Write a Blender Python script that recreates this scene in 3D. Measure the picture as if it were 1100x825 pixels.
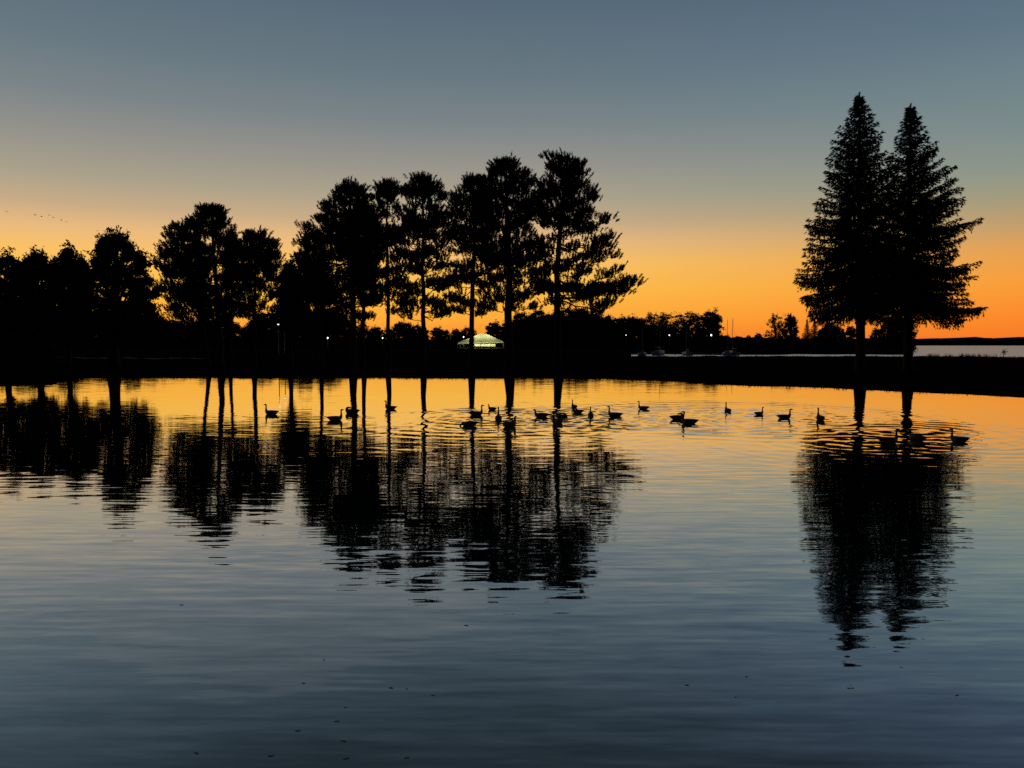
import bpy, math, random
import numpy as np
from mathutils import Vector

# ------------------------------------------------------------------ camera, sky, sun, exposure
S = bpy.context.scene
for o in list(bpy.data.objects):
    bpy.data.objects.remove(o)
COL = S.collection
R = math.radians
FPX, CX, CY, HORIZON = 826.0, 550.0, 412.5, 370.2     # photograph 1100 x 825
EYE = 3.1
PITCH = math.atan((CY - HORIZON) / FPX)
cam_d = bpy.data.cameras.new('camera')
cam = bpy.data.objects.new('camera', cam_d)
COL.objects.link(cam)
cam.location = (0, 0, EYE)
cam.rotation_euler = (R(90) - PITCH, 0, 0)
cam_d.sensor_fit = 'HORIZONTAL'
cam_d.angle_x = 2 * math.atan(550 / FPX)
cam_d.clip_start, cam_d.clip_end = 0.1, 20000
S.camera = cam

S.render.engine = 'CYCLES'
S.view_settings.view_transform = 'Standard'
S.view_settings.look = 'None'
S.view_settings.exposure = 0
S.view_settings.gamma = 1
S.view_settings.use_curve_mapping = False
S.cycles.use_denoising = False
S.cycles.max_bounces = 6
S.cycles.transparent_max_bounces = 4
S.cycles.sample_clamp_indirect = 4


def lin(c):
    return tuple(((v / 255) / 12.92 if v / 255 <= .04045 else ((v / 255 + .055) / 1.055) ** 2.4) for v in c)


W = bpy.data.worlds.new('World')
S.world = W
W.use_nodes = True
NT = W.node_tree
NT.nodes.clear()


def nn(nt, t, **kw):
    n = nt.nodes.new(t)
    for k, v in kw.items():
        setattr(n, k, v)
    return n


def math_node(nt, op, a, b=None, clamp=False):
    n = nt.nodes.new('ShaderNodeMath')
    n.operation = op
    n.use_clamp = clamp
    for i, v in enumerate((a, b)):
        if v is None:
            continue
        if isinstance(v, (int, float)):
            n.inputs[i].default_value = v
        else:
            nt.links.new(v, n.inputs[i])
    return n.outputs[0]


# twilight sky: colour by elevation (degrees above the horizon), one column for the
# afterglow side and one for the side away from it, plus a dim dusk vault behind the camera
SKY_WEST = [(-6, (120, 50, 20)), (0, (250, 128, 44)), (1.8, (254, 170, 58)), (4.2, (255, 190, 72)), (6.4, (254, 195, 98)),
            (8.2, (236, 188, 126)), (10.0, (200, 172, 135)), (12.0, (171, 162, 140)), (14.2, (150, 148, 140)),
            (17.0, (122, 133, 137)), (20.0, (104, 121, 131)), (24, (87, 107, 122)), (27.5, (75, 95, 109)), (33, (61, 80, 94)),
            (42, (45, 61, 73)), (60, (30, 42, 56)), (90, (20, 29, 42))]
SKY_NORTH = [(-6, (100, 40, 18)), (0, (248, 118, 38)), (1.8, (255, 136, 41)), (4.2, (251, 156, 60)), (6.4, (228, 158, 82)),
             (8.2, (188, 156, 108)), (10.0, (158, 154, 125)), (12.0, (136, 149, 138)), (14.5, (121, 140, 141)),
             (17.5, (108, 131, 139)), (20.5, (94, 117, 133)), (24, (82, 102, 127)), (27.5, (71, 90, 111)), (33, (58, 76, 94)),
             (42, (43, 58, 73)), (60, (30, 42, 56)), (90, (20, 29, 42))]
tc = nn(NT, 'ShaderNodeTexCoord')
sep = nn(NT, 'ShaderNodeSeparateXYZ')
NT.links.new(tc.outputs['Generated'], sep.inputs[0])
elev = math_node(NT, 'MULTIPLY', math_node(NT, 'ARCSINE', sep.outputs['Z']), 180 / math.pi)
pos = math_node(NT, 'DIVIDE', math_node(NT, 'ADD', elev, 6.0), 96.0, clamp=True)


def ramp(stops):
    n = nn(NT, 'ShaderNodeValToRGB')
    n.color_ramp.interpolation = 'LINEAR'
    el = n.color_ramp.elements
    while len(el) > 1:
        el.remove(el[-1])
    for i, (e, c) in enumerate(stops):
        e = float(np.interp(e, [4, 12, 20, 26], [3.8, 10.75, 18.8, 25.6])) if 4 < e < 26 else e
        s = el[0] if i == 0 else el.new((e + 6) / 96)
        s.position = (e + 6) / 96
        s.color = (*lin(c), 1)
    NT.links.new(pos, n.inputs[0])
    return n.outputs[0]


az = math_node(NT, 'MULTIPLY', math_node(NT, 'ARCTAN2', sep.outputs['X'], sep.outputs['Y']), 180 / math.pi)


def maprange(v, a, b, c=0., d=1., smooth=True):
    n = nn(NT, 'ShaderNodeMapRange', interpolation_type='SMOOTHSTEP' if smooth else 'LINEAR')
    NT.links.new(v, n.inputs[0])
    for i, x in enumerate((a, b, c, d)):
        n.inputs[i + 1].default_value = x
    return n.outputs[0]


def mix(f, a, b, mode='MIX'):
    n = nn(NT, 'ShaderNodeMix', data_type='RGBA', blend_type=mode)
    if isinstance(f, float):
        n.inputs[0].default_value = f
    else:
        NT.links.new(f, n.inputs[0])
    for i, v in ((6, a), (7, b)):
        if isinstance(v, tuple):
            n.inputs[i].default_value = (*v, 1)
        else:
            NT.links.new(v, n.inputs[i])
    return n.outputs[2]


glow = mix(maprange(az, 3, 37, smooth=False), ramp(SKY_WEST), ramp(SKY_NORTH))
dusk = lin((24, 30, 44))
back = mix(maprange(math_node(NT, 'ABSOLUTE', az), 50, 120), glow, dusk)
SUN_AZ, SUN_EL = -16.0, 1.0
sky = nn(NT, 'ShaderNodeTexSky', sky_type='NISHITA')
sky.sun_disc = False
sky.sun_elevation = R(SUN_EL)
sky.sun_rotation = R(SUN_AZ)
bg1 = nn(NT, 'ShaderNodeBackground')
NT.links.new(back, bg1.inputs[0])
bg1.inputs[1].default_value = 0.97
bg2 = nn(NT, 'ShaderNodeBackground')
NT.links.new(sky.outputs[0], bg2.inputs[0])
bg2.inputs[1].default_value = 0.003
addw = nn(NT, 'ShaderNodeAddShader')
NT.links.new(bg1.outputs[0], addw.inputs[0])
NT.links.new(bg2.outputs[0], addw.inputs[1])
wout = nn(NT, 'ShaderNodeOutputWorld')
NT.links.new(addw.outputs[0], wout.inputs[0])

sun_d = bpy.data.lights.new('sun', 'SUN')
sun_d.energy = 0.008      # afterglow: the sun itself is down
sun_d.angle = R(45)
sun_d.color = (1, .62, .3)
sun = bpy.data.objects.new('sun', sun_d)
COL.objects.link(sun)
sd = Vector((math.sin(R(SUN_AZ)) * math.cos(R(SUN_EL)), math.cos(R(SUN_AZ)) * math.cos(R(SUN_EL)), math.sin(R(SUN_EL))))
sun.rotation_euler = sd.to_track_quat('Z', 'Y').to_euler()

# ------------------------------------------------------------------ helpers
rng = np.random.default_rng(7)
random.seed(7)


def ray(px, py):
    u, v = (px - CX) / FPX, (CY - py) / FPX
    c, s = math.cos(PITCH), math.sin(PITCH)
    return u, c + v * s, -s + v * c


def at(px, py, Y):
    """world x, z of what the photograph shows at a pixel, for something standing Y metres away"""
    dx, dy, dz = ray(px, py)
    return dx * Y / dy, EYE + dz * Y / dy


def on_water(px, py):
    dx, dy, dz = ray(px, py)
    t = -EYE / dz
    return dx * t, dy * t


def new_obj(name, mesh, parent=None):
    o = bpy.data.objects.new(name, mesh)
    COL.objects.link(o)
    if parent:
        o.parent = parent
    return o


def empty(name, loc, rz=0):
    o = bpy.data.objects.new(name, None)
    o.empty_display_size = .3
    COL.objects.link(o)
    o.location = loc
    o.rotation_euler[2] = rz
    return o


def tag(o, label=None, cat=None, group=None, kind=None):
    for k, v in (('label', label), ('category', cat), ('group', group), ('kind', kind)):
        if v:
            o[k] = v
    return o


class MB:
    def __init__(s):
        s.v, s.f, s.m, s.n = [], [], [], 0

    def add(s, v, f, mi=0):
        v = np.asarray(v, float)
        f = np.asarray(f, int)
        if f.shape[1] == 4:
            f = np.concatenate([f[:, [0, 1, 2]], f[:, [0, 2, 3]]])
        s.v.append(v)
        s.f.append(f + s.n)
        s.m.append(np.full(len(f), mi))
        s.n += len(v)

    def loft(s, rings, mi=0, cap=True):
        rings = np.asarray(rings, float)
        n, k = rings.shape[:2]
        a = np.arange(k)
        b = (a + 1) % k
        f = []
        for i in range(n - 1):
            f.append(np.stack([i * k + a, i * k + b, (i + 1) * k + b, (i + 1) * k + a], 1))
        v = rings.reshape(-1, 3)
        f = np.concatenate(f)
        f = np.concatenate([f[:, [0, 1, 2]], f[:, [0, 2, 3]]])
        if cap:
            c0, c1 = len(v), len(v) + 1
            v = np.concatenate([v, rings[0].mean(0)[None], rings[-1].mean(0)[None]])
            f = np.concatenate([f, np.stack([b, a, np.full(k, c0)], 1), np.stack([(n - 1) * k + a, (n - 1) * k + b, np.full(k, c1)], 1)])
        s.add(v, f, mi)

    def tube(s, pts, rad, k=7, mi=0, jitter=0.):
        pts = np.asarray(pts, float)
        t = np.gradient(pts, axis=0)
        t /= np.linalg.norm(t, axis=1)[:, None] + 1e-9
        ref = np.array([0, 0, 1.]) if abs(t[:, 2]).mean() < .8 else np.array([0, 1., 0])
        u = np.cross(t, ref)
        u /= np.linalg.norm(u, axis=1)[:, None] + 1e-9
        w = np.cross(t, u)
        a = np.linspace(0, 2 * np.pi, k, endpoint=False)
        rad = np.broadcast_to(np.asarray(rad, float), (len(pts),))
        rr = rad[:, None] * (1 + jitter * rng.standard_normal((len(pts), k)))
        rings = pts[:, None] + rr[..., None] * (np.cos(a)[None, :, None] * u[:, None] + np.sin(a)[None, :, None] * w[:, None])
        s.loft(rings, mi)

    def box(s, c, d, mi=0, rz=0., taper=1.):
        c, d = np.asarray(c, float), np.asarray(d, float) / 2
        q = np.array([[-1, -1], [1, -1], [1, 1], [-1, 1]], float)
        ca, sa = math.cos(rz), math.sin(rz)
        rings = []
        for z, k in ((-1, 1.), (1, taper)):
            xy = q * d[:2] * k
            xy = np.stack([xy[:, 0] * ca - xy[:, 1] * sa, xy[:, 0] * sa + xy[:, 1] * ca], 1)
            rings.append(np.concatenate([xy + c[:2], np.full((4, 1), c[2] + z * d[2])], 1))
        s.loft(rings, mi)

    def mesh(s, name, mats, smooth=False):
        me = bpy.data.meshes.new(name)
        v, f, m = np.concatenate(s.v), np.concatenate(s.f), np.concatenate(s.m)
        me.vertices.add(len(v))
        me.vertices.foreach_set('co', v.ravel())
        me.loops.add(len(f) * 3)
        me.loops.foreach_set('vertex_index', f.ravel().astype(np.int32))
        me.polygons.add(len(f))
        me.polygons.foreach_set('loop_start', np.arange(0, len(f) * 3, 3, dtype=np.int32))
        me.polygons.foreach_set('material_index', m.astype(np.int32))
        me.polygons.foreach_set('use_smooth', np.full(len(f), smooth))
        for mt in (mats if isinstance(mats, (list, tuple)) else [mats]):
            me.materials.append(mt)
        me.update(calc_edges=True)
        me.validate()
        return me

    def build(s, name, mats, parent=None, smooth=False):
        return new_obj(name, s.mesh(name, mats, smooth), parent)


def blades(p, d, nb, L, w, spread, r=None):
    """tufts of thin pointed needles: p, d (N,3) -> triangles"""
    r = rng
    N = len(p)
    P = np.repeat(p, nb, 0)
    Dn = np.repeat(d, nb, 0) + spread * r.standard_normal((N * nb, 3))
    Dn /= np.linalg.norm(Dn, axis=1)[:, None] + 1e-9
    side = np.cross(Dn, r.standard_normal((N * nb, 3)))
    side /= np.linalg.norm(side, axis=1)[:, None] + 1e-9
    ll = (L * r.uniform(.6, 1.15, N * nb))[:, None]
    P = P + .03 * r.standard_normal(P.shape)
    a = P - side * w / 2
    b = P + side * w / 2
    c = P + Dn * ll
    v = np.stack([a, b, c], 1).reshape(-1, 3)
    return v, np.arange(len(v)).reshape(-1, 3)


def leaves(p, size):
    r = rng
    N = len(p)
    a = r.standard_normal((N, 3))
    a /= np.linalg.norm(a, axis=1)[:, None]
    b = np.cross(a, r.standard_normal((N, 3)))
    b /= np.linalg.norm(b, axis=1)[:, None]
    s = (size * r.uniform(.6, 1.3, N))[:, None]
    v = np.stack([p - a * s * .6, p + b * s * .36, p + a * s * .6, p - b * s * .36], 1).reshape(-1, 3)
    return v, np.arange(len(v)).reshape(-1, 4)


def copy_tree(root, parent=None):
    c = root.copy()
    COL.objects.link(c)
    if parent:
        c.parent = parent
    for ch in root.children:
        copy_tree(ch, c)
    return c


# ------------------------------------------------------------------ materials
def material(name, col, rough=.8, col2=None, scale=6., spec=.2, emit=None, estr=0., bump=0., coord='Object'):
    m = bpy.data.materials.new(name)
    m.use_nodes = True
    nt = m.node_tree
    b = nt.nodes['Principled BSDF']
    b.inputs['Roughness'].default_value = rough
    b.inputs['Specular IOR Level'].default_value = spec
    tcn = nt.nodes.new('ShaderNodeTexCoord')
    no = nt.nodes.new('ShaderNodeTexNoise')
    no.inputs['Scale'].default_value = scale
    no.inputs['Detail'].default_value = 5
    nt.links.new(tcn.outputs[coord], no.inputs['Vector'])
    cr = nt.nodes.new('ShaderNodeValToRGB')
    cr.color_ramp.elements[0].position = .3
    cr.color_ramp.elements[1].position = .7
    cr.color_ramp.elements[0].color = (*col, 1)
    cr.color_ramp.elements[1].color = (*(col2 or tuple(c * 1.5 for c in col)), 1)
    nt.links.new(no.outputs[0], cr.inputs[0])
    nt.links.new(cr.outputs[0], b.inputs['Base Color'])
    if emit:
        b.inputs['Emission Color'].default_value = (*emit, 1)
        b.inputs['Emission Strength'].default_value = estr
    if bump:
        bp = nt.nodes.new('ShaderNodeBump')
        bp.inputs['Strength'].default_value = bump
        nt.links.new(no.outputs[0], bp.inputs['Height'])
        nt.links.new(bp.outputs[0], b.inputs['Normal'])
    return m


M = dict(
    needle=material('pine_needles', (.018, .030, .014), .9, (.030, .045, .018), .6, .05),
    spruce=material('spruce_needles', (.016, .028, .018), .9, (.026, .040, .024), .8, .05),
    leaf=material('leaves', (.022, .032, .012), .9, (.040, .045, .016), .7, .05),
    autumn=material('autumn_leaves', (.05, .03, .012), .9, (.08, .04, .014), .7, .05),
    bark=material('bark', (.030, .022, .017), .95, (.055, .040, .030), 4., .05, bump=.6),
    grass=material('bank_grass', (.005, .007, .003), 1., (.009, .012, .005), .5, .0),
    reed=material('reed', (.03, .028, .014), 1., None, 3., .05),
    far=material('wooded_hill', (.018, .020, .018), 1., (.030, .032, .028), .02, .0),
    metal=material('painted_metal', (.10, .11, .11), .5, None, 5., .4),
    white=material('white_hull', (.22, .23, .24), .5, (.28, .28, .28), 3., .3),
    wood=material('weathered_wood', (.09, .07, .05), .85, None, 4., .2),
    lamp=material('lamp_glass', (.8, .8, .75), .3, None, 3., .3, (1, .93, .78), 3.2),
    lampw=material('warm_lamp_glass', (.8, .7, .5), .3, None, 3., .3, (1, .68, .25), 10.),
    tube=material('strip_light', (.8, .8, .7), .3, None, 3., .3, (.98, 1, .60), 5.),
    g_body=material('goose_brown_feathers', (.050, .038, .028), .8, (.085, .065, .048), 30., .1),
    g_black=material('goose_black_feathers', (.010, .010, .011), .7, (.016, .016, .017), 30., .1),
    g_pale=material('goose_pale_feathers', (.20, .18, .15), .8, (.28, .25, .21), 30., .1),
    floatleaf=material('floating_leaf', (.16, .13, .08), .5, (.24, .20, .13), 8., .5),
    canvas=material('pale_canvas', (.5, .5, .42), .9, (.6, .6, .5), 2., .1),
    path=material('path_gravel', (.11, .10, .09), .95, (.16, .15, .13), 3., .1),
)


def water_material(name, amp, rough, calm=None):
    m = bpy.data.materials.new(name)
    m.use_nodes = True
    nt = m.node_tree
    nt.nodes.remove(nt.nodes['Principled BSDF'])
    body = nt.nodes.new('ShaderNodeBsdfDiffuse')
    body.inputs[0].default_value = (.010, .018, .022, 1)
    gl = nt.nodes.new('ShaderNodeBsdfGlossy')
    gl.inputs['Color'].default_value = (1, 1, 1, 1)
    gl.inputs['Roughness'].default_value = rough
    lw = nt.nodes.new('ShaderNodeLayerWeight')
    lw.inputs['Blend'].default_value = .5
    fc = nt.nodes.new('ShaderNodeValToRGB')
    while len(fc.color_ramp.elements) > 1:
        fc.color_ramp.elements.remove(fc.color_ramp.elements[-1])
    for i, (p, q) in enumerate(((0, .03), (.38, .10), (.52, .23), (.66, .56), (.775, .78), (.88, .86), (1, .90))):
        e = fc.color_ramp.elements[0] if i == 0 else fc.color_ramp.elements.new(p)
        e.position = p
        e.color = (q, q, q, 1)
    nt.links.new(lw.outputs['Facing'], fc.inputs[0])
    fr = fc.outputs[0]
    mixer = nt.nodes.new('ShaderNodeMixShader')
    nt.links.new(fr, mixer.inputs[0])
    nt.links.new(body.outputs[0], mixer.inputs[1])
    nt.links.new(gl.outputs[0], mixer.inputs[2])
    nt.links.new(mixer.outputs[0], nt.nodes['Material Output'].inputs[0])
    geo = nt.nodes.new('ShaderNodeNewGeometry')

    def layer(sx, sy, ax, ay, off, detail=1.5, rot=0.):
        mp = nt.nodes.new('ShaderNodeMapping')
        mp.inputs['Rotation'].default_value = (0, 0, rot)
        mp.inputs['Scale'].default_value = (sx, sy, 1)
        mp.inputs['Location'].default_value = (off, off * 1.7, off * .3)
        nt.links.new(geo.outputs['Position'], mp.inputs[0])
        no = nt.nodes.new('ShaderNodeTexNoise')
        no.inputs['Scale'].default_value = 1
        no.inputs['Detail'].default_value = detail
        nt.links.new(mp.outputs[0], no.inputs['Vector'])
        sb = nt.nodes.new('ShaderNodeVectorMath')
        sb.operation = 'SUBTRACT'
        sb.inputs[1].default_value = (.5, .5, .5)
        nt.links.new(no.outputs['Color'], sb.inputs[0])
        ml = nt.nodes.new('ShaderNodeVectorMath')
        ml.operation = 'MULTIPLY'
        ml.inputs[1].default_value = (ax, ay, 0)
        nt.links.new(sb.outputs[0], ml.inputs[0])
        return ml.outputs[0]

    def vadd(a, c):
        n = nt.nodes.new('ShaderNodeVectorMath')
        n.operation = 'ADD'
        nt.links.new(a, n.inputs[0])
        nt.links.new(c, n.inputs[1])
        return n.outputs[0]

    sl = layer(.16, 1.6, .008 * amp, .017 * amp, 3.1, 1., .04)
    sl = vadd(sl, layer(.55, 5.4, .016 * amp, .068 * amp, 11.7, 1.2, -.04))
    sl = vadd(sl, layer(2.2, 13.0, .014 * amp, .040 * amp, 23.3, 1., .05))
    # calm and ruffled patches
    mp = nt.nodes.new('ShaderNodeMapping')
    mp.inputs['Scale'].default_value = (.05, .16, 1)
    nt.links.new(geo.outputs['Position'], mp.inputs[0])
    no = nt.nodes.new('ShaderNodeTexNoise')
    no.inputs['Scale'].default_value = 1
    no.inputs['Detail'].default_value = 3
    nt.links.new(mp.outputs[0], no.inputs['Vector'])
    mr = nt.nodes.new('ShaderNodeMapRange')
    mr.inputs[1].default_value, mr.inputs[2].default_value = .3, .7
    mr.inputs[3].default_value, mr.inputs[4].default_value = .55, 1.35
    nt.links.new(no.outputs[0], mr.inputs[0])
    sc = nt.nodes.new('ShaderNodeVectorMath')
    sc.operation = 'SCALE'
    nt.links.new(sl, sc.inputs[0])
    k = mr.outputs[0]
    if calm:      # sheltered water close under the far bank is smoother
        sp = nt.nodes.new('ShaderNodeSeparateXYZ')
        nt.links.new(geo.outputs['Position'], sp.inputs[0])
        cm = nt.nodes.new('ShaderNodeMapRange')
        for i, q in enumerate((calm[0], calm[1], 1.2, calm[2])):
            cm.inputs[i + 1].default_value = q
        nt.links.new(sp.outputs['Y'], cm.inputs[0])
        k = math_node(nt, 'MULTIPLY', k, cm.outputs[0])
    nt.links.new(k, sc.inputs['Scale'])
    su = vadd(geo.outputs['Normal'], sc.outputs[0])
    nz = nt.nodes.new('ShaderNodeVectorMath')
    nz.operation = 'NORMALIZE'
    nt.links.new(su, nz.inputs[0])
    for n in (gl, lw):
        nt.links.new(nz.outputs[0], n.inputs['Normal'])
    return m


M['pond'] = water_material('pond_water', 1.0, .02, (8, 50, .36))
M['lake'] = water_material('lake_water', 9.0, .3)

# ------------------------------------------------------------------ ground and water
SH_PX = [-900, -300, 0, 56, 70, 90, 600, 700, 760, 800, 900, 1000, 1100, 1400, 2000]
SH_Y = [46, 54, 57.5, 59, 68, 71, 70.5, 67, 60.5, 58, 53.5, 49, 45, 37, 30]


def smooth(a, b, x):
    t = np.clip((x - a) / (b - a), 0, 1)
    return t * t * (3 - 2 * t)


def ground_z(x, y):
    x, y = np.asarray(x, float), np.asarray(y, float)
    px = CX + FPX * x / np.maximum(y, 5)
    sh = np.interp(px, SH_PX, SH_Y) + .5 * np.sin(x * .35) + .3 * np.sin(x * .9 + 1) + .16 * np.sin(x * 2.3) + .1 * np.sin(x * 4.1 + 2)
    s = y - sh
    z = np.interp(s, [-30, -6, 0, 2, 38, 55], [-2.0, -.9, 0, .10, 1.36, 1.5])
    # land goes on behind the pines at left; at right it falls to the lake
    land = 1 - smooth(640, 712, px)
    crest = np.interp(px, [690, 1000, 1100, 1400], [112, 104, 99, 92])
    drop = smooth(0, 22, y - crest)
    z = z - (1 - land) * drop * 3.2
    z = z + land * .5 * smooth(115, 150, y)
    # wooded point across the marina
    pt = smooth(0, 14, y - 236 + 7 * np.sin(x * .11) + 4 * np.sin(x * .31 + 1)) * (1 - smooth(430, 480, y)) * smooth(560, 640, px) * (1 - smooth(960, 996, px))
    z = z + (1 - land) * pt * 4.3
    z = np.where(y > 760, np.minimum(z, 1.9 - (y - 760) * .03), z)
    z = np.where(y > 920, -3, z)
    # bank under the photographer
    z = np.where(y < 40, np.interp(y, [-200, -20, 0, 3.2, 8, 40], [2.6, 1.8, 1.35, -.15, -1.2, -2.0]), z)
    z = z + np.where(z > .2, .04 * np.sin(x * .8 + y * .6) + .03 * np.sin(x * 1.9 - y * .7), 0)
    return z


def gz(x, y):
    return float(ground_z(np.array([x]), np.array([y]))[0])


def sheet(name, xs, ys, zf, mat, smooth_sh=True):
    X, Y = np.meshgrid(xs, ys)
    Z = zf(X, Y)
    v = np.stack([X, Y, Z], -1).reshape(-1, 3)
    n, k = len(ys), len(xs)
    i = (np.arange(n - 1)[:, None] * k + np.arange(k - 1)[None]).ravel()
    f = np.stack([i, i + 1, i + k + 1, i + k], 1)
    mb = MB()
    mb.add(v, f)
    return mb.build(name, mat, smooth=smooth_sh)


gx = np.unique(np.concatenate([np.linspace(-9000, -400, 12), np.linspace(-400, -120, 40), np.linspace(-120, 120, 241), np.linspace(120, 400, 60), np.linspace(400, 9000, 12)]))
gy = np.unique(np.concatenate([np.linspace(-300, 0, 10), np.linspace(0, 40, 26), np.linspace(40, 130, 130), np.linspace(130, 490, 90), np.linspace(490, 930, 45), np.linspace(930, 9000, 12)]))
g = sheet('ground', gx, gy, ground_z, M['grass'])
tag(g, kind='structure')

# geese: (px of body middle, py of waterline, heading in degrees seen from above with 0 = to the right, pose, scale, label)
GEESE = [
    (292, 445, 172, 'up', 1.0, 'goose swimming alone farthest left of the flock, facing left'),
    (359.5, 451.5, 8, 'up', 1.0, 'goose facing right just ahead of the hunched goose, second from the left of the flock'),
    (378.5, 444, 168, 'tuck', 1.1, 'hunched goose with its head tucked away, beside the trunk reflection at left'),
    (420, 439.5, 175, 'up', .9, 'goose facing left over the reflected trunk of the narrow pine'),
    (511, 446, 5, 'up', 1.0, 'goose with tall straight neck facing right, just above the headless looking goose'),
    (529, 440.5, 140, 'low', .8, 'small distant goose turned away with short neck, in the gap between two trunk reflections'),
    (535.5, 451, 92, 'up', 1.1, 'round bodied goose seen from behind with its neck upright in the middle of the flock'),
    (504.5, 457.5, 190, 'feed', 1.0, 'goose with its head down in the water, lowest at the left of the middle group'),
    (547, 458.5, 48, 'low', 1.15, 'goose seen from behind on the thick trunk reflection, turning right'),
    (582, 448, 176, 'low', 1.0, 'goose facing left with its neck held low, left of the rightmost pine reflection'),
    (599, 455, 238, 'up', 1.15, 'goose coming towards the viewer on the rightmost pine reflection, head to the left'),
    (603.5, 449, 170, 'low', .85, 'goose half hidden behind the one swimming towards the viewer'),
    (617, 438, 110, 'up', .85, 'farther goose of the overlapping pair right of the rightmost pine reflection'),
    (621, 443.5, 182, 'tuck', .85, 'nearer goose of the overlapping pair right of the rightmost pine reflection'),
    (634.5, 447, 262, 'up', .95, 'goose seen head on with upright neck, between the overlapping pair and the goose facing left'),
    (661, 447.5, 178, 'up', 1.0, 'goose facing left with a long low body, right of the head on goose'),
    (691.5, 439.5, 176, 'up', .85, 'goose facing left farther out, alone above the others near the middle'),
    (727, 450.5, 12, 'tuck', 1.0, 'goose with no neck showing, left one of the touching pair'),
    (741, 455, 172, 'lean', 1.05, 'goose with its neck leaning back, right one of the touching pair'),
    (782, 442.5, 95, 'up', .95, 'goose seen from behind with thin upright neck, leftmost of the four in the grey ripples'),
    (815, 445.5, 20, 'up', .75, 'small goose facing right, second of the four in the grey ripples'),
    (842, 449.5, 3, 'reach', .95, 'goose facing right with its head stretched forward and tail raised, in the grey ripples'),
    (881.5, 451, 88, 'up', 1.05, 'goose seen from behind, rightmost of the four in the grey ripples'),
    (954, 476, 4, 'up', 1.0, 'goose facing right between the two spruce trunk reflections'),
    (986, 473, 120, 'low', .95, 'goose turned away beside the right spruce trunk reflection'),
    (1031, 474.5, 176, 'up', .92, 'goose facing left, farthest right of the flock'),
]
GPOS = [on_water(gs[0], gs[1]) for gs in GEESE]


def pond_z(X, Y):
    Z = np.zeros_like(X)
    rr = np.random.default_rng(5)
    for i, (x0, y0) in enumerate(GPOS):
        hd = R(GEESE[i][2])
        strong = 1.0 if GEESE[i][0] > 480 else .35
        for k in range(2):
            lam = rr.uniform(.45, .85)
            ox, oy = -math.cos(hd) * .5 * k * 2, -math.sin(hd) * .5 * k * 2
            r = np.hypot(X - x0 - ox, Y - y0 - oy)
            amp = .008 * strong * lam * rr.uniform(.6, 1.3) * (1 - np.exp(-(r / .5) ** 2)) * np.exp(-r / rr.uniform(1.4, 3.2))
            Z += amp * np.cos(2 * np.pi * r / lam + rr.uniform(0, 6.28))
    # fine chop in the stretch the flock has swum through
    xw, yw = on_water(790, 447)
    zone = np.exp(-((X - xw) / 6.5) ** 2 - ((Y - yw) / 4.2) ** 2) + .6 * np.exp(-((X - 0.5) / 4.5) ** 2 - ((Y - 31) / 3.5) ** 2)
    chop = np.zeros_like(X)
    for _ in range(30):
        lam, th = rr.uniform(.42, .8), rr.normal(math.pi / 2, .35)
        chop += lam * np.cos(2 * np.pi / lam * (X * math.cos(th) + Y * math.sin(th)) + rr.uniform(0, 6.28))
    Z += zone * chop * .0011
    # wider trains of rings left by the birds' paths
    for px, py, r0, w, lam, amp in ((545, 447, 3.2, 1.5, .95, .0080), (520, 452, 5.2, 1.0, 1.05, .0056), (735, 449, 5.0, 1.8, 1.0, .0070),
                                    (800, 447, 7.5, 1.6, 1.1, .0060), (975, 463, 2.0, 1.5, .85, .0065), (1000, 466, 4.4, 1.2, .95, .0040)):
        x0, y0 = on_water(px, py)
        r = np.hypot(X - x0, Y - y0)
        Z += amp * np.exp(-((r - r0) / w) ** 2) * np.cos(2 * np.pi * r / lam)
    return Z


px_ = np.unique(np.concatenate([np.linspace(-400, -30, 40), np.arange(-30, -4, .5), np.arange(-4, 21, .125), np.linspace(21, 400, 60)]))
py_ = np.unique(np.concatenate([np.linspace(-2, 18, 12), np.arange(18, 46, .11), np.linspace(46, 118, 30)]))
pond = sheet('pond', px_, py_, pond_z, M['pond'])
tag(pond, kind='structure')
lk = sheet('lake', np.linspace(-9000, 9000, 5), np.array([118., 400, 3000, 9000]), lambda X, Y: X * 0 - .003, M['lake'])
tag(lk, kind='structure')

# far wooded shore beyond the lake
mb = MB()
xs = np.arange(-3200, 3200, 7.)
hr = np.random.default_rng(3)
top = 25 + 4 * np.sin(xs / 310) + 2.5 * np.sin(xs / 97 + 1) + np.convolve(hr.standard_normal(len(xs)), np.ones(5) / 5, 'same') * 3.2 + hr.uniform(-1, 1, len(xs))
top += 5.5 * smooth(1430, 1560, xs)
depth = [0, 4, 60, 400]
hh = [-3, .55, 1, .8]
ringv = []
for d, k in zip(depth, hh):
    z = np.full_like(xs, -3.) if k == -3 else top * k + hr.uniform(-1.2, 1.2, len(xs))
    ringv.append(np.stack([xs, 2500 + d + 25 * np.sin(xs / 400), z], 1))
v = np.concatenate(ringv)
n = len(xs)
i = (np.arange(3)[:, None] * n + np.arange(n - 1)[None]).ravel()
mb.add(v, np.stack([i, i + 1, i + n + 1, i + n], 1))
tag(mb.build('wooded_hills', M['far']), kind='structure')

# thin gravel path showing pale on the bank at left
mb = MB()
xs = np.linspace(-62, -42, 40)
yy = 104 + .6 * np.sin(xs * .2)
for a, c in ((0, 1.4),):
    v0 = np.stack([xs, yy, ground_z(xs, yy) + .03], 1)
    v1 = np.stack([xs, yy + c, ground_z(xs, yy + c) + .03], 1)
    n = len(xs)
    i = np.arange(n - 1)
    mb.add(np.concatenate([v0, v1]), np.stack([i, i + 1, i + n + 1, i + n], 1))
tag(mb.build('footpath', M['path']), kind='structure')


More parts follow.
